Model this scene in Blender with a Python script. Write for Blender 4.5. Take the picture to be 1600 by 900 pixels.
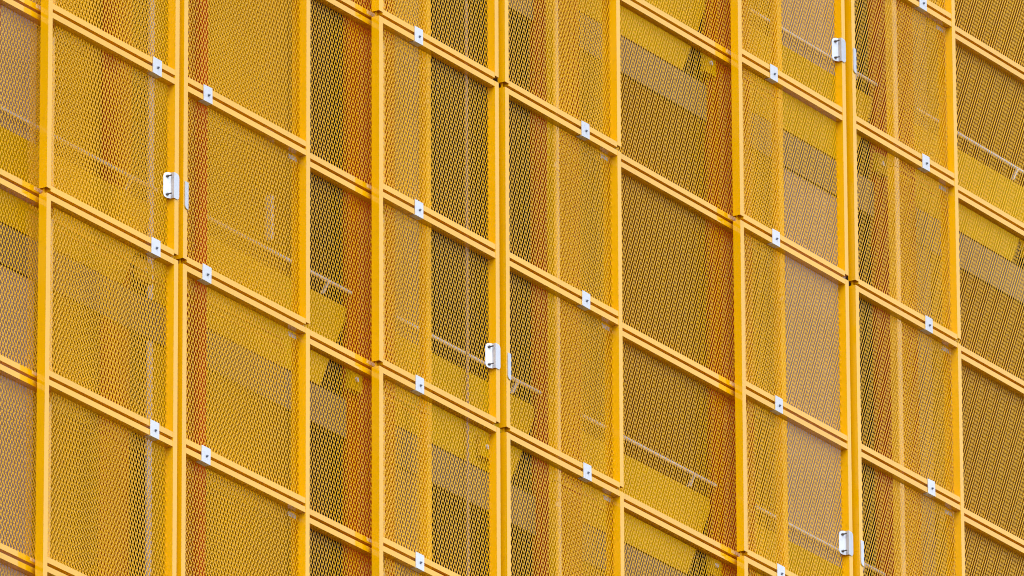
import bpy, math, random
from mathutils import Vector, Matrix
random.seed(7)
for o in list(bpy.data.objects): bpy.data.objects.remove(o)
S = bpy.context.scene
COL = S.collection
ZO = 25.2                                   # height of the facade origin above the street

# ------------------------------------------------------------------ camera
cam = bpy.data.cameras.new('camera'); cam_o = bpy.data.objects.new('camera', cam); COL.objects.link(cam_o)
AZ, PITCH, ROLL = math.radians(58.136), math.radians(19.834), math.radians(-0.266)
f = Vector((math.sin(AZ)*math.cos(PITCH), math.cos(AZ)*math.cos(PITCH), math.sin(PITCH)))
r = Vector((math.cos(AZ), -math.sin(AZ), 0))
u = Vector((-math.sin(AZ)*math.sin(PITCH), -math.cos(AZ)*math.sin(PITCH), math.cos(PITCH)))
r2 = r*math.cos(ROLL) + u*math.sin(ROLL)
u2 = u*math.cos(ROLL) - r*math.sin(ROLL)
M = Matrix((r2, u2, -f)).transposed().to_4x4()
M.translation = -f*69.4465 + Vector((0, 0, ZO))
cam_o.matrix_world = M
cam.sensor_width = 36; cam.lens = 18121.66/1600*36
cam.clip_start = 1; cam.clip_end = 5000
S.camera = cam_o
S.cycles.filter_width = 1.0
S.render.resolution_x = 1024; S.render.resolution_y = 576

# ------------------------------------------------------------------ light: bright overcast sky
SUN_EL, SUN_AZ = math.radians(50), math.radians(222)     # azimuth clockwise from +Y
W = bpy.data.worlds.new('World'); S.world = W; W.use_nodes = True
nt = W.node_tree; bg = nt.nodes['Background']
sky = nt.nodes.new('ShaderNodeTexSky'); sky.sky_type = 'NISHITA'; sky.sun_disc = False
sky.sun_elevation = SUN_EL; sky.sun_rotation = SUN_AZ; sky.air_density = 1.0; sky.dust_density = 0.6
hs = nt.nodes.new('ShaderNodeHueSaturation'); hs.inputs['Saturation'].default_value = 0.25
nt.links.new(sky.outputs[0], hs.inputs['Color']); nt.links.new(hs.outputs[0], bg.inputs[0])
bg.inputs[1].default_value = 0.15
sun = bpy.data.lights.new('sun', 'SUN'); sun.energy = 1.1; sun.angle = math.radians(40); sun.color = (1, .96, .9)
sun_o = bpy.data.objects.new('sun', sun); COL.objects.link(sun_o)
sd = Vector((math.sin(SUN_AZ)*math.cos(SUN_EL), math.cos(SUN_AZ)*math.cos(SUN_EL), math.sin(SUN_EL)))
sun_o.rotation_euler = sd.to_track_quat('Z', 'Y').to_euler(); sun_o.location = sd*60 + Vector((0, 0, ZO))
S.view_settings.view_transform = 'Standard'; S.view_settings.look = 'None'
S.view_settings.gamma = 1; S.view_settings.exposure = 0.92

# ------------------------------------------------------------------ materials
def mat(name, col, rough=.4, metal=0, var=.06, scale=6, spec=.5, bump=0, bscale=200, coat=0, dirt=None):
    m = bpy.data.materials.new(name); m.use_nodes = True
    n = m.node_tree; b = n.nodes['Principled BSDF']
    b.inputs['Roughness'].default_value = rough; b.inputs['Metallic'].default_value = metal
    b.inputs['Specular IOR Level'].default_value = spec
    b.inputs['Coat Weight'].default_value = coat; b.inputs['Coat Roughness'].default_value = .08
    tc = n.nodes.new('ShaderNodeTexCoord'); no = n.nodes.new('ShaderNodeTexNoise')
    oi = n.nodes.new('ShaderNodeObjectInfo')
    no.inputs['Scale'].default_value = scale; no.inputs['Detail'].default_value = 5
    ad = n.nodes.new('ShaderNodeVectorMath'); ad.operation = 'ADD'
    n.links.new(tc.outputs['Object'], ad.inputs[0]); n.links.new(oi.outputs['Location'], ad.inputs[1])
    n.links.new(ad.outputs[0], no.inputs['Vector'])
    mx = n.nodes.new('ShaderNodeMix'); mx.data_type = 'RGBA'
    mx.inputs['A'].default_value = (*[max(0, c*(1-var)) for c in col], 1)
    mx.inputs['B'].default_value = (*[min(1, c*(1+var)) for c in col], 1)
    rv = n.nodes.new('ShaderNodeMath'); rv.operation = 'MULTIPLY_ADD'; rv.use_clamp = True
    rv.inputs[1].default_value = .8; n.links.new(oi.outputs['Random'], rv.inputs[0])
    sb = n.nodes.new('ShaderNodeMath'); sb.operation = 'SUBTRACT'; sb.inputs[1].default_value = .4
    n.links.new(no.outputs['Fac'], sb.inputs[0]); n.links.new(sb.outputs[0], rv.inputs[2])
    n.links.new(rv.outputs[0], mx.inputs['Factor'])
    out = mx.outputs['Result']
    if dirt:
        n2 = n.nodes.new('ShaderNodeTexNoise'); n2.inputs['Scale'].default_value = 23; n2.inputs['Detail'].default_value = 8
        n.links.new(ad.outputs[0], n2.inputs['Vector'])
        rp = n.nodes.new('ShaderNodeMapRange'); rp.inputs['From Min'].default_value = .60; rp.inputs['From Max'].default_value = .72
        rp.inputs['To Max'].default_value = .35
        n.links.new(n2.outputs['Fac'], rp.inputs['Value'])
        m2 = n.nodes.new('ShaderNodeMix'); m2.data_type = 'RGBA'; m2.inputs['B'].default_value = (*dirt, 1)
        n.links.new(rp.outputs[0], m2.inputs['Factor']); n.links.new(out, m2.inputs['A']); out = m2.outputs['Result']
    n.links.new(out, b.inputs['Base Color'])
    if bump:
        nb = n.nodes.new('ShaderNodeTexNoise'); nb.inputs['Scale'].default_value = bscale; nb.inputs['Detail'].default_value = 3
        n.links.new(ad.outputs[0], nb.inputs['Vector'])
        bp = n.nodes.new('ShaderNodeBump'); bp.inputs['Strength'].default_value = bump; bp.inputs['Distance'].default_value = .002
        n.links.new(nb.outputs['Fac'], bp.inputs['Height']); n.links.new(bp.outputs[0], b.inputs['Normal'])
    return m
YEL = (.87, .465, .0)
M_frame = mat('yellow_frame_paint', YEL, .10, var=.05, scale=3, coat=.9, spec=.5, dirt=(.66, .33, .004))
M_mesh  = mat('yellow_mesh_paint', (.93, .515, .0), .2, var=.06, scale=2, spec=.5, coat=.1)
M_inner = mat('yellow_inner_mesh_paint', (.82, .44, .0), .5, var=.08, scale=2, spec=.1)
M_handle = mat('handle_zinc', (.64, .68, .77), .40, metal=.5, var=.10, scale=50, dirt=(.42, .45, .52))
M_galv  = mat('galvanised_steel', (.70, .74, .83), .48, metal=.35, var=.08, scale=60, dirt=(.5, .53, .6))
M_bolt  = mat('bolt_steel', (.20, .22, .27), .35, metal=.8, var=.1, scale=40)
M_oran  = mat('orange_red_paint', (.36, .046, .002), .7, var=.12, scale=4, spec=.03)
M_up    = mat('yellow_upstand_paint', (.54, .32, .0), .7, var=.10, scale=3, spec=.03)
M_conc  = mat('pale_slab_concrete', (.24, .165, .105), .8, spec=.05, var=.12, scale=8, bump=.3, bscale=60)
M_pale  = mat('pale_lilac_wall', (.38, .265, .22), .8, spec=.05, var=.10, scale=5)
M_rail  = mat('silver_handrail', (.70, .68, .74), .35, metal=.3, var=.05)
M_glass = mat('dark_window_glass', (.026, .010, .002), .3, var=.2, scale=2, spec=.03)
M_wfr   = mat('window_frame_brown', (.018, .010, .007), .6, var=.1, spec=.03)
M_wall  = mat('building_render', (.04, .022, .008), .9, spec=.03, var=.15, scale=3, bump=.3, bscale=40)
M_tan   = mat('tan_panel', (.30, .18, .10), .8, spec=.03, var=.1, scale=4)
M_brown = mat('brown_wall_panel', (.13, .048, .001), .8, var=.2, scale=3, spec=.03)
M_ochre = mat('ochre_wall_panel', (.26, .125, .001), .8, var=.2, scale=3, spec=.03)
M_grnd  = mat('street_asphalt', (.055, .052, .05), .9, var=.2, scale=.6, bump=.5, bscale=8)

# ------------------------------------------------------------------ helpers
def add_box(V, F, x0, x1, y0, y1, z0, z1):
    b = len(V)
    V += [(x0,y0,z0),(x1,y0,z0),(x1,y1,z0),(x0,y1,z0),(x0,y0,z1),(x1,y0,z1),(x1,y1,z1),(x0,y1,z1)]
    F += [tuple(b+i for i in q) for q in ((0,3,2,1),(4,5,6,7),(0,1,5,4),(1,2,6,5),(2,3,7,6),(3,0,4,7))]
def mesh_of(name, V, F, m, smooth=False):
    me = bpy.data.meshes.new(name); me.from_pydata(V, [], F); me.materials.append(m); me.update()
    if smooth:
        for p in me.polygons: p.use_smooth = True
    return me
def link(name, me, parent=None, loc=(0,0,0), rot=(0,0,0)):
    o = bpy.data.objects.new(name, me); COL.objects.link(o); o.parent = parent
    o.location = loc; o.rotation_euler = rot
    return o
def thing(name, loc, label, cat, group=None, rot=(0,0,0)):
    o = link(name, None, None, loc, rot); o.empty_display_size = .1
    o['label'] = label; o['category'] = cat
    if group: o['group'] = group
    return o
def box_mesh(name, m, x0, x1, y0, y1, z0, z1, bevel=0):
    V, F = [], []; add_box(V, F, x0, x1, y0, y1, z0, z1)
    me = mesh_of(name, V, F, m)
    if bevel:
        import bmesh
        bm = bmesh.new(); bm.from_mesh(me)
        bmesh.ops.bevel(bm, geom=bm.edges[:], offset=bevel, segments=1, affect='EDGES', profile=.5)
        bm.to_mesh(me); bm.free()
    return me
CACHE = {}
def cached(key, fn):
    if key not in CACHE: CACHE[key] = fn()
    return CACHE[key]
def cyl(V, F, cx, cz, y0, y1, rad, n=6, rot=0):
    b = len(V)
    for k in range(n):
        a = 2*math.pi*k/n + rot
        for y in (y0, y1): V.append((cx+rad*math.cos(a), y, cz+rad*math.sin(a)))
    for k in range(n):
        i, j = b+2*k, b+2*((k+1) % n)
        F.append((i, j, j+1, i+1))
    F.append(tuple(b+2*k for k in reversed(range(n)))); F.append(tuple(b+2*k+1 for k in range(n)))
def prism(name, m, poly, y0, y1):                       # polygon in x,z given thickness y0..y1
    n = len(poly); V = [(x, y0, z) for x, z in poly] + [(x, y1, z) for x, z in poly]
    F = [tuple(range(n)), tuple(reversed(range(n, 2*n)))] + [(i, i+n, (i+1) % n+n, (i+1) % n) for i in range(n)]
    return mesh_of(name, V, F, m)

# expanded metal: a diamond lattice of separate strands with real width and thickness
PX, PZ = .0286, .0552
def expanded(w, h, sw=.0030, th=.0016, tilt=.12, m=None):
    V, F = [], []
    nx, nz = int(round(w/PX*2)), int(round(h/PZ*2))
    x0, z0 = -nx*PX/4, -nz*PZ/4
    for j in range(nz):
        for i in range(nx+1):
            if (i+j) % 2: continue
            for s in (-1, 1):
                if not 0 <= i+s <= nx: continue
                a = Vector((x0+i*PX/2, 0, z0+j*PZ/2)); b = Vector((x0+(i+s)*PX/2, 0, z0+(j+1)*PZ/2))
                d = (b-a).normalized(); a = a-d*.0012; b = b+d*.0012
                n = Vector((d.z, 0, -d.x)); y = Vector((0, 1, 0))
                # strands of expanded metal are twisted a little out of the sheet
                n2 = n*math.cos(tilt) + y*math.sin(tilt)*s; y2 = y*math.cos(tilt) - n*math.sin(tilt)*s
                k = len(V)
                for e in (a, b):
                    for p, q in ((-1,-1),(1,-1),(1,1),(-1,1)):
                        V.append(tuple(e + n2*(p*sw/2) + y2*(q*th/2)))
                F += [(k, k+1, k+5, k+4), (k+1, k+2, k+6, k+5), (k+2, k+3, k+7, k+6), (k+3, k, k+4, k+7)]
    return mesh_of('expanded_mesh', V, F, m or M_mesh)

# ------------------------------------------------------------------ ground
g = link('ground', box_mesh('ground', M_grnd, -900, 900, -900, 900, -.4, 0)); g['kind'] = 'structure'

# ------------------------------------------------------------------ the building behind the screens
FL = 3.335
B = thing('building', (0, .70, 0), 'building wall of dark windows, orange columns and pale slabs behind the mesh', 'building')
BX0, BX1 = -13.5, 13.5
link('wall', box_mesh('wall', M_wall, BX0, BX1, -.10, 9, 0, ZO+9.5), B)
COLC = [-7.05, -4.96, -2.87, -.78, 1.34, 3.41, 5.50, 7.59]
for c in COLC:
    lo = c+.03 if abs(c+2.87) < .01 else c-.26
    link('column', box_mesh('column', M_oran, lo, c+.26, -.20, -.102, ZO-6.2, ZO+7.4), B)
def zl(k, z): return ZO + z + FL*k
for k in (-1, 0, 1):
    link('slab', box_mesh('slab', M_conc, -8.2, 8.6, -.19, -.102, zl(k, -1.16), zl(k, -.922)), B)
    for a, b in zip(COLC[:-1], COLC[1:]):
        x0, x1 = a+.263, b-.263
        w = x1-x0
        # yellow upstand panel with a slanted end
        poly = [(x0, zl(k, -.918)), (x1-.30, zl(k, -.918)), (x1-.02, zl(k, -.42)), (x1-.02, zl(k, -.345)), (x0, zl(k, -.345))]
        link('upstand_panel', prism('upstand_panel', M_up, poly, -.197, -.155), B)
        V, F = [], []
        for s in range(8):
            a0 = 2*math.pi*s/8
            for x in (x0-.02, x1+.02): V.append((x, -.212+.013*math.cos(a0), zl(k, -.25)+.013*math.sin(a0)))
        F = [(2*s, 2*s+1, (2*s+3) % 16, (2*s+2) % 16) for s in range(8)]
        h = link('handrail', mesh_of('handrail', V, F, M_rail, True), B)
        for x in (x0+.85*w,):
            V, F = [], []
            V = [(x-.007,-.225,zl(k,-.25)),(x+.007,-.225,zl(k,-.25)),(x+.007,-.205,zl(k,-.25)),(x-.007,-.205,zl(k,-.25)),
                 (x-.040,-.205,zl(k,-.335)),(x-.026,-.205,zl(k,-.335)),(x-.026,-.18,zl(k,-.335)),(x-.040,-.18,zl(k,-.335))]
            F = [(0,1,2,3),(4,7,6,5),(0,4,5,1),(1,5,6,2),(2,6,7,3),(3,7,4,0)]
            link('rail_bracket', mesh_of('rail_bracket', V, F, M_rail), h)
        # window between columns, slab to slab
        zb, zt = zl(k, -.90), zl(k, FL-1.18)
        wn = link('window', None, B, (x0+w/2, 0, 0)); wn.empty_display_size = .1
        V, F = [], []
        for q in (-.5, -.17, .17, .5):
            cx = q*(w-.06); add_box(V, F, cx-.03, cx+.03, -.165, -.104, zb, zt)
        for zz in (zb+.03, zb+.95, zt-.03): add_box(V, F, -w/2+.004, w/2-.004, -.157, -.108, zz-.03, zz+.03)
        link('frame', mesh_of('frame', V, F, M_wfr), wn)
        for q in (-.335, 0, .335):
            link('pane', box_mesh('pane', M_glass, q*(w-.06)-.3*w/1.9, q*(w-.06)+.3*w/1.9, -.14, -.13, zb+.03, zt-.03), wn)
# pale wall panels and tan blinds that show between the windows
for x0, x1, m, nm in ((4.12, 4.88, M_pale, 'pale_wall_panel'), (-4.69, -4.30, M_pale, 'pale_wall_panel'), (-3.135, -3.085, M_rail, 'pale_trim'), (-3.08, -2.85, M_up, 'yellow_wall_panel'), (-3.62, -3.32, M_oran, 'column'),
                      (-.50, -.22, M_tan, 'tan_panel'), (5.78, 5.98, M_tan, 'tan_panel'), (1.62, 2.08, M_ochre, 'ochre_wall_panel'), (2.09, 3.13, M_brown, 'brown_wall_panel'), (3.69, 4.02, M_ochre, 'ochre_wall_panel'), (5.99, 6.28, M_ochre, 'ochre_wall_panel'), (-4.29, -3.64, M_ochre, 'ochre_wall_panel'), (6.29, 7.31, M_brown, 'brown_wall_panel'), (-2.56, -1.52, M_ochre, 'ochre_wall_panel')):
    for k in (-1, 0, 1):
        link(nm, box_mesh(nm, m, x0, x1, -.178, -.104, zl(k, -.35 if nm in ('tan_panel', 'brown_wall_panel', 'ochre_wall_panel') else -.91), zl(k, FL-1.165)), B)
# downpipe
V, F = [], []
for s in range(8):
    a0 = 2*math.pi*s/8
    for z in (ZO-5, ZO+7): V.append((.25+.010*math.cos(a0), -.225+.010*math.sin(a0), z))
F = [(2*s, 2*s+1, (2*s+3) % 16, (2*s+2) % 16) for s in range(8)]
link('downpipe', mesh_of('downpipe', V, F, M_pale, True), B)
link('cable_cover', box_mesh('cable_cover', M_rail, -1.905, -1.875, -.22, -.17, ZO-.18, ZO+.10), B)
link('orange_upright', box_mesh('orange_upright', M_oran, -3.04, -2.965, -.47, -.435, ZO-6.0, ZO+7.2), B)
# mounting brackets carrying the screens off the slab edge
for k in (-1, 0, 1):
    for x in (-5.1, -3.25, -1.0, .45, 3.13, 5.28, 7.2):
        br = link('mounting_bracket', box_mesh('mounting_bracket', M_up, x-.065, x+.065, -.235, -.204, zl(k, -.86), zl(k, -.73)), B)
        V, F = [], []; cyl(V, F, x, zl(k, -.79), -.245, -.235, .016)
        link('bolt', mesh_of('bolt', V, F, M_galv), br)
# ------------------------------------------------------------------ inner mesh screens, a hand's breadth behind the outer ones
def inner_screen(x0, x1, y, rot, label, left=False, right=False):
    w = x1-x0
    for k in (-1, 0, 1):
        zb, zt = zl(k, -.90), zl(k, FL-.904)
        lab = label + (', storey above the upper slab', ', storey between the pale slabs', ', storey below the lower slab')[{1: 0, 0: 1, -1: 2}[k]]
        t = thing('inner_screen', (x0+w/2, y, zb), lab, 'mesh screen', 'inner mesh screens', (0, 0, math.radians(rot)))
        h = zt-zb
        nh = 3
        for q in range(nh):
            me = cached(('in', round(w, 3), round(h/nh, 3)), lambda: expanded(w-.02, h/nh, sw=.0042, m=M_inner))
            link('mesh_panel', me, t, (0, 0, h*(q+.5)/nh))
        if left:  link('post', box_mesh('post', M_frame, -w/2-.03, -w/2+.03, -.02, .03, 0, h), t)
        if right: link('post', box_mesh('post', M_frame, w/2-.03, w/2+.03, -.02, .03, 0, h), t)
        for z in (0, h-.04): link('rail', box_mesh('rail', M_inner, -w/2+.03, w/2-.03, .006, .012, z+.014, z+.024), t)
inner_screen(-4.72, -3.14, .30, 1.1, 'inner yellow mesh screen behind the leaf beside the pale recess')
inner_screen(-3.10, -2.02, .30, -.9, 'inner yellow mesh screen behind the leaf beside the narrow bay')
inner_screen(-1.08, -.51, .28, 1.5, 'inner yellow mesh screen in front of the tan blind', right=True)
inner_screen(.955, 1.74, .28, -1.4, 'inner yellow mesh screen behind the leaf beside the wide bay', left=True)
inner_screen(3.08, 3.65, .28, 1.2, 'inner yellow mesh screen beside the pale lilac wall', right=True)
inner_screen(5.12, 5.92, .28, -1.3, 'inner yellow mesh screen over the orange column end', left=True)

# ------------------------------------------------------------------ outer shutters
Z0, RH = ZO+1.2345, 1.1                       # bottom of the lower rail at row 0; row height
FW, FD, MD = .042, .053, .045                 # post face, frame depth, mesh depth
RHT, GAP = .034, .020                         # rail height, gap between paired rails
def zb_row(k): return Z0 - RH*k
def tube_post(h):                             # hollow square section, open at both ends
    V, F = [], []; t = .005
    for z in (.014, h):
        V += [(0,0,z),(FW,0,z),(FW,FD,z),(0,FD,z),(t,t,z),(FW-t,t,z),(FW-t,FD-t,z),(t,FD-t,z)]
    for i in range(4):
        j = (i+1) % 4
        F += [(i, j, 8+j, 8+i), (4+j, 4+i, 12+i, 12+j), (j, i, 4+i, 4+j), (8+i, 8+j, 12+j, 12+i)]
    return mesh_of('post', V, F, M_frame)
def clip_mesh():
    V, F = [], []
    add_box(V, F, -.045, .045, -.0045, -.0005, -.0035, .094)
    add_box(V, F, -.045, .045, -.0005, .036, -.0035, -.0005)
    return mesh_of('clip_plate', V, F, M_galv)
def clip_bolt():
    V, F = [], []; cyl(V, F, 0, .040, -.009, -.0045, .0085, 6, .4); cyl(V, F, 0, .040, -.016, -.009, .0045, 6)
    return mesh_of('bolt', V, F, M_bolt)
def rounded(x0, x1, z0, z1, rad, corners):
    P = []
    for (cx, cz, a0, nm) in ((x0, z0, 180, 'bl'), (x1, z0, 270, 'br'), (x1, z1, 0, 'tr'), (x0, z1, 90, 'tl')):
        if nm in corners:
            ox = cx + (rad if cx == x0 else -rad); oz = cz + (rad if cz == z0 else -rad)
            P += [(ox+rad*math.cos(math.radians(a0+t)), oz+rad*math.sin(math.radians(a0+t))) for t in (0, 30, 60, 90)]
        else: P.append((cx, cz))
    return P
def join(name, parts, m):
    V, F = [], []
    for me in parts:
        b = len(V); V += [tuple(v.co) for v in me.vertices]; F += [tuple(b+i for i in p.vertices) for p in me.polygons]
    return mesh_of(name, V, F, m)
def handle_a():      # folded plate on the right-hand post of a leaf; origin at post's inner front edge
    a = prism('h', M_handle, rounded(-.014, .040, 0, .157, .022, ('tr', 'br')), -.0055, -.0015)
    b = box_mesh('h', M_handle, -.014, -.010, -.0015, .020, 0, .157)
    c = prism('h', M_handle, rounded(-.046, 0, 0, .157, .026, ('bl', 'tl')), 0, .004)
    ca, sa = math.cos(.55), math.sin(.55)
    for v in c.vertices: v.co = (-.014 + v.co.x*ca + v.co.y*sa, .018 - v.co.x*sa + v.co.y*ca, v.co.z)
    return join('handle', (a, b, c), M_handle)
def handle_b():
    a = prism('h', M_galv, rounded(.010, .044, 0, .165, .022, ('bl',)), -.0065, -.0015)
    b = box_mesh('h', M_galv, .0395, .0435, -.0015, .030, 0, .165)
    return join('handle', (a, b), M_handle)
def handle_screw():
    V, F = [], []; cyl(V, F, 0, 0, .020, .036, .008, 6); cyl(V, F, 0, 0, -.004, .020, .0045, 6)
    return mesh_of('screw', V, F, M_bolt)

UNITS = [(-3, 0), (0, 2), (2, 5)]
UNAME = ['three-cell', 'two-cell', 'lower three-cell']
def shutter(colname, xl, xr, y, unit, label, clip=None, ha=(), hb=(), tab=False, posts=(True, True)):
    """xl, xr: clear opening between the posts"""
    j1, j2 = UNITS[unit]
    top, bot = zb_row(j1)+RHT, zb_row(j2)+RHT+GAP
    t = thing('shutter_panel', ((xl+xr)/2, y, bot), label, 'mesh panel', 'yellow mesh shutter panels')
    w = xr-xl; hw = w/2
    for s in (0, 1):
        if posts[s]:
            me = cached(('post', unit), lambda: tube_post(top-bot))
            link('post', me, t, (-hw-FW if s == 0 else hw, 0, 0))
            V, F = [], []
            V, F = [], []; add_box(V, F, -.005, .005, .030, .040, -.018, .05)
            link('locating_pin', cached('pin', lambda: mesh_of('locating_pin', V, F, M_frame)), t, (-hw-.5*FW if s == 0 else hw+.5*FW, 0, 0))
    rail = cached(('rail', round(w, 4)), lambda: box_mesh('rail', M_frame, -hw, hw, .0015, FD-.0015, 0, RHT))
    for k in range(j1, j2):
        za = zb_row(k) - bot                  # lower rail under row line k = top rail of the cell
        zc = zb_row(k+1)+RHT+GAP - bot        # bottom rail of the cell
        link('rail', rail, t, (0, 0, za)); link('rail', rail, t, (0, 0, zc))
        hc = za - (zc+RHT)
        me = cached(('mesh', round(w, 3)), lambda: expanded(w+.012, hc+.03))
        link('mesh_panel', me, t, (random.uniform(-.003, .003), MD+random.uniform(-.001, .001), (za+zc+RHT)/2+random.uniform(-.004, .004)), (random.uniform(-.0015, .0015), random.uniform(-.003, .003), random.uniform(-.001, .001)))
        if tab:
            link('mounting_tab', cached('tab', lambda: box_mesh('mounting_tab', M_galv, -.10, -.015, MD+.012, MD+.016, -.034, -.008)), t, (hw, 0, za))
        if clip is not None:
            c = link('clip_plate', cached('clip', clip_mesh), t, (clip-(xl+xr)/2+random.uniform(-.006, .006), 0, za), (0, random.uniform(-.03, .03), 0))
            link('bolt', cached('cbolt', clip_bolt), c, (.004, 0, 0))
    for z in ha:
        hnd = link('handle', cached('ha', handle_a), t, (hw, 0, z-bot))
        for zz in (.022, .132): link('screw', cached('screw', handle_screw), hnd, (-.034, 0, zz))
    for z in hb: link('handle', cached('hb', handle_b), t, (-hw-FW, 0, z-bot))
    return t

R_ = .083     # set-back of the recessed bays
Hm, Hu = ZO-.565, ZO+2.735
D = dict
cols = [
 ('Z', -6.15, -4.80, R_, D(), 'recessed yellow mesh panel against the pale wall'),
 ('A', -4.906, -3.652, 0, D(clip=-3.842, ha=1), 'yellow mesh leaf with clips by its handle post, next to the pale-backed recess'),
 ('B', -3.519, -2.267, 0, D(clip=-3.318, hb=1, tab=True), 'yellow mesh leaf with clips by the hinge gap, next to narrow bay'),
 ('C', -2.17, -1.33, R_, D(), 'narrow recessed yellow mesh panel over black glass and dark red column'),
 ('D', -1.435, -.183, 0, D(clip=-1.041, ha=1), 'yellow mesh leaf with tan blind behind, hinged beside the narrow bay'),
 ('E', -.026, 1.2276, 0, D(clip=.849, hb=1, tab=True), 'yellow mesh leaf hinged between tan-backed leaf and wide recessed bay'),
 ('F', 1.325, 2.84, R_, D(), 'wide recessed yellow mesh panel between two hinged pairs'),
 ('G', 2.732, 3.977, 0, D(clip=3.125, ha=1), 'yellow mesh leaf with pale lilac wall behind'),
 ('H', 4.146, 5.398, 0, D(clip=5.022, hb=1, tab=True), 'yellow mesh leaf hinged to the lilac-backed leaf, orange column behind'),
 ('I', 5.49, 6.90, R_, D(), 'recessed yellow mesh panel past the orange-columned leaf'),
]
for nm, xl, xr, y, kw, lab in cols:
    for ui in range(3):
        zs = {0: (Hu,), 1: (Hm,), 2: ()}[ui]
        a = dict(kw)
        a['ha'] = [z for z in zs] if a.get('ha') else ()
        a['hb'] = [z-.028 for z in zs] if a.get('hb') else ()
        shutter(nm, xl, xr, y, ui, (UNAME[ui]+' '+lab), **a)
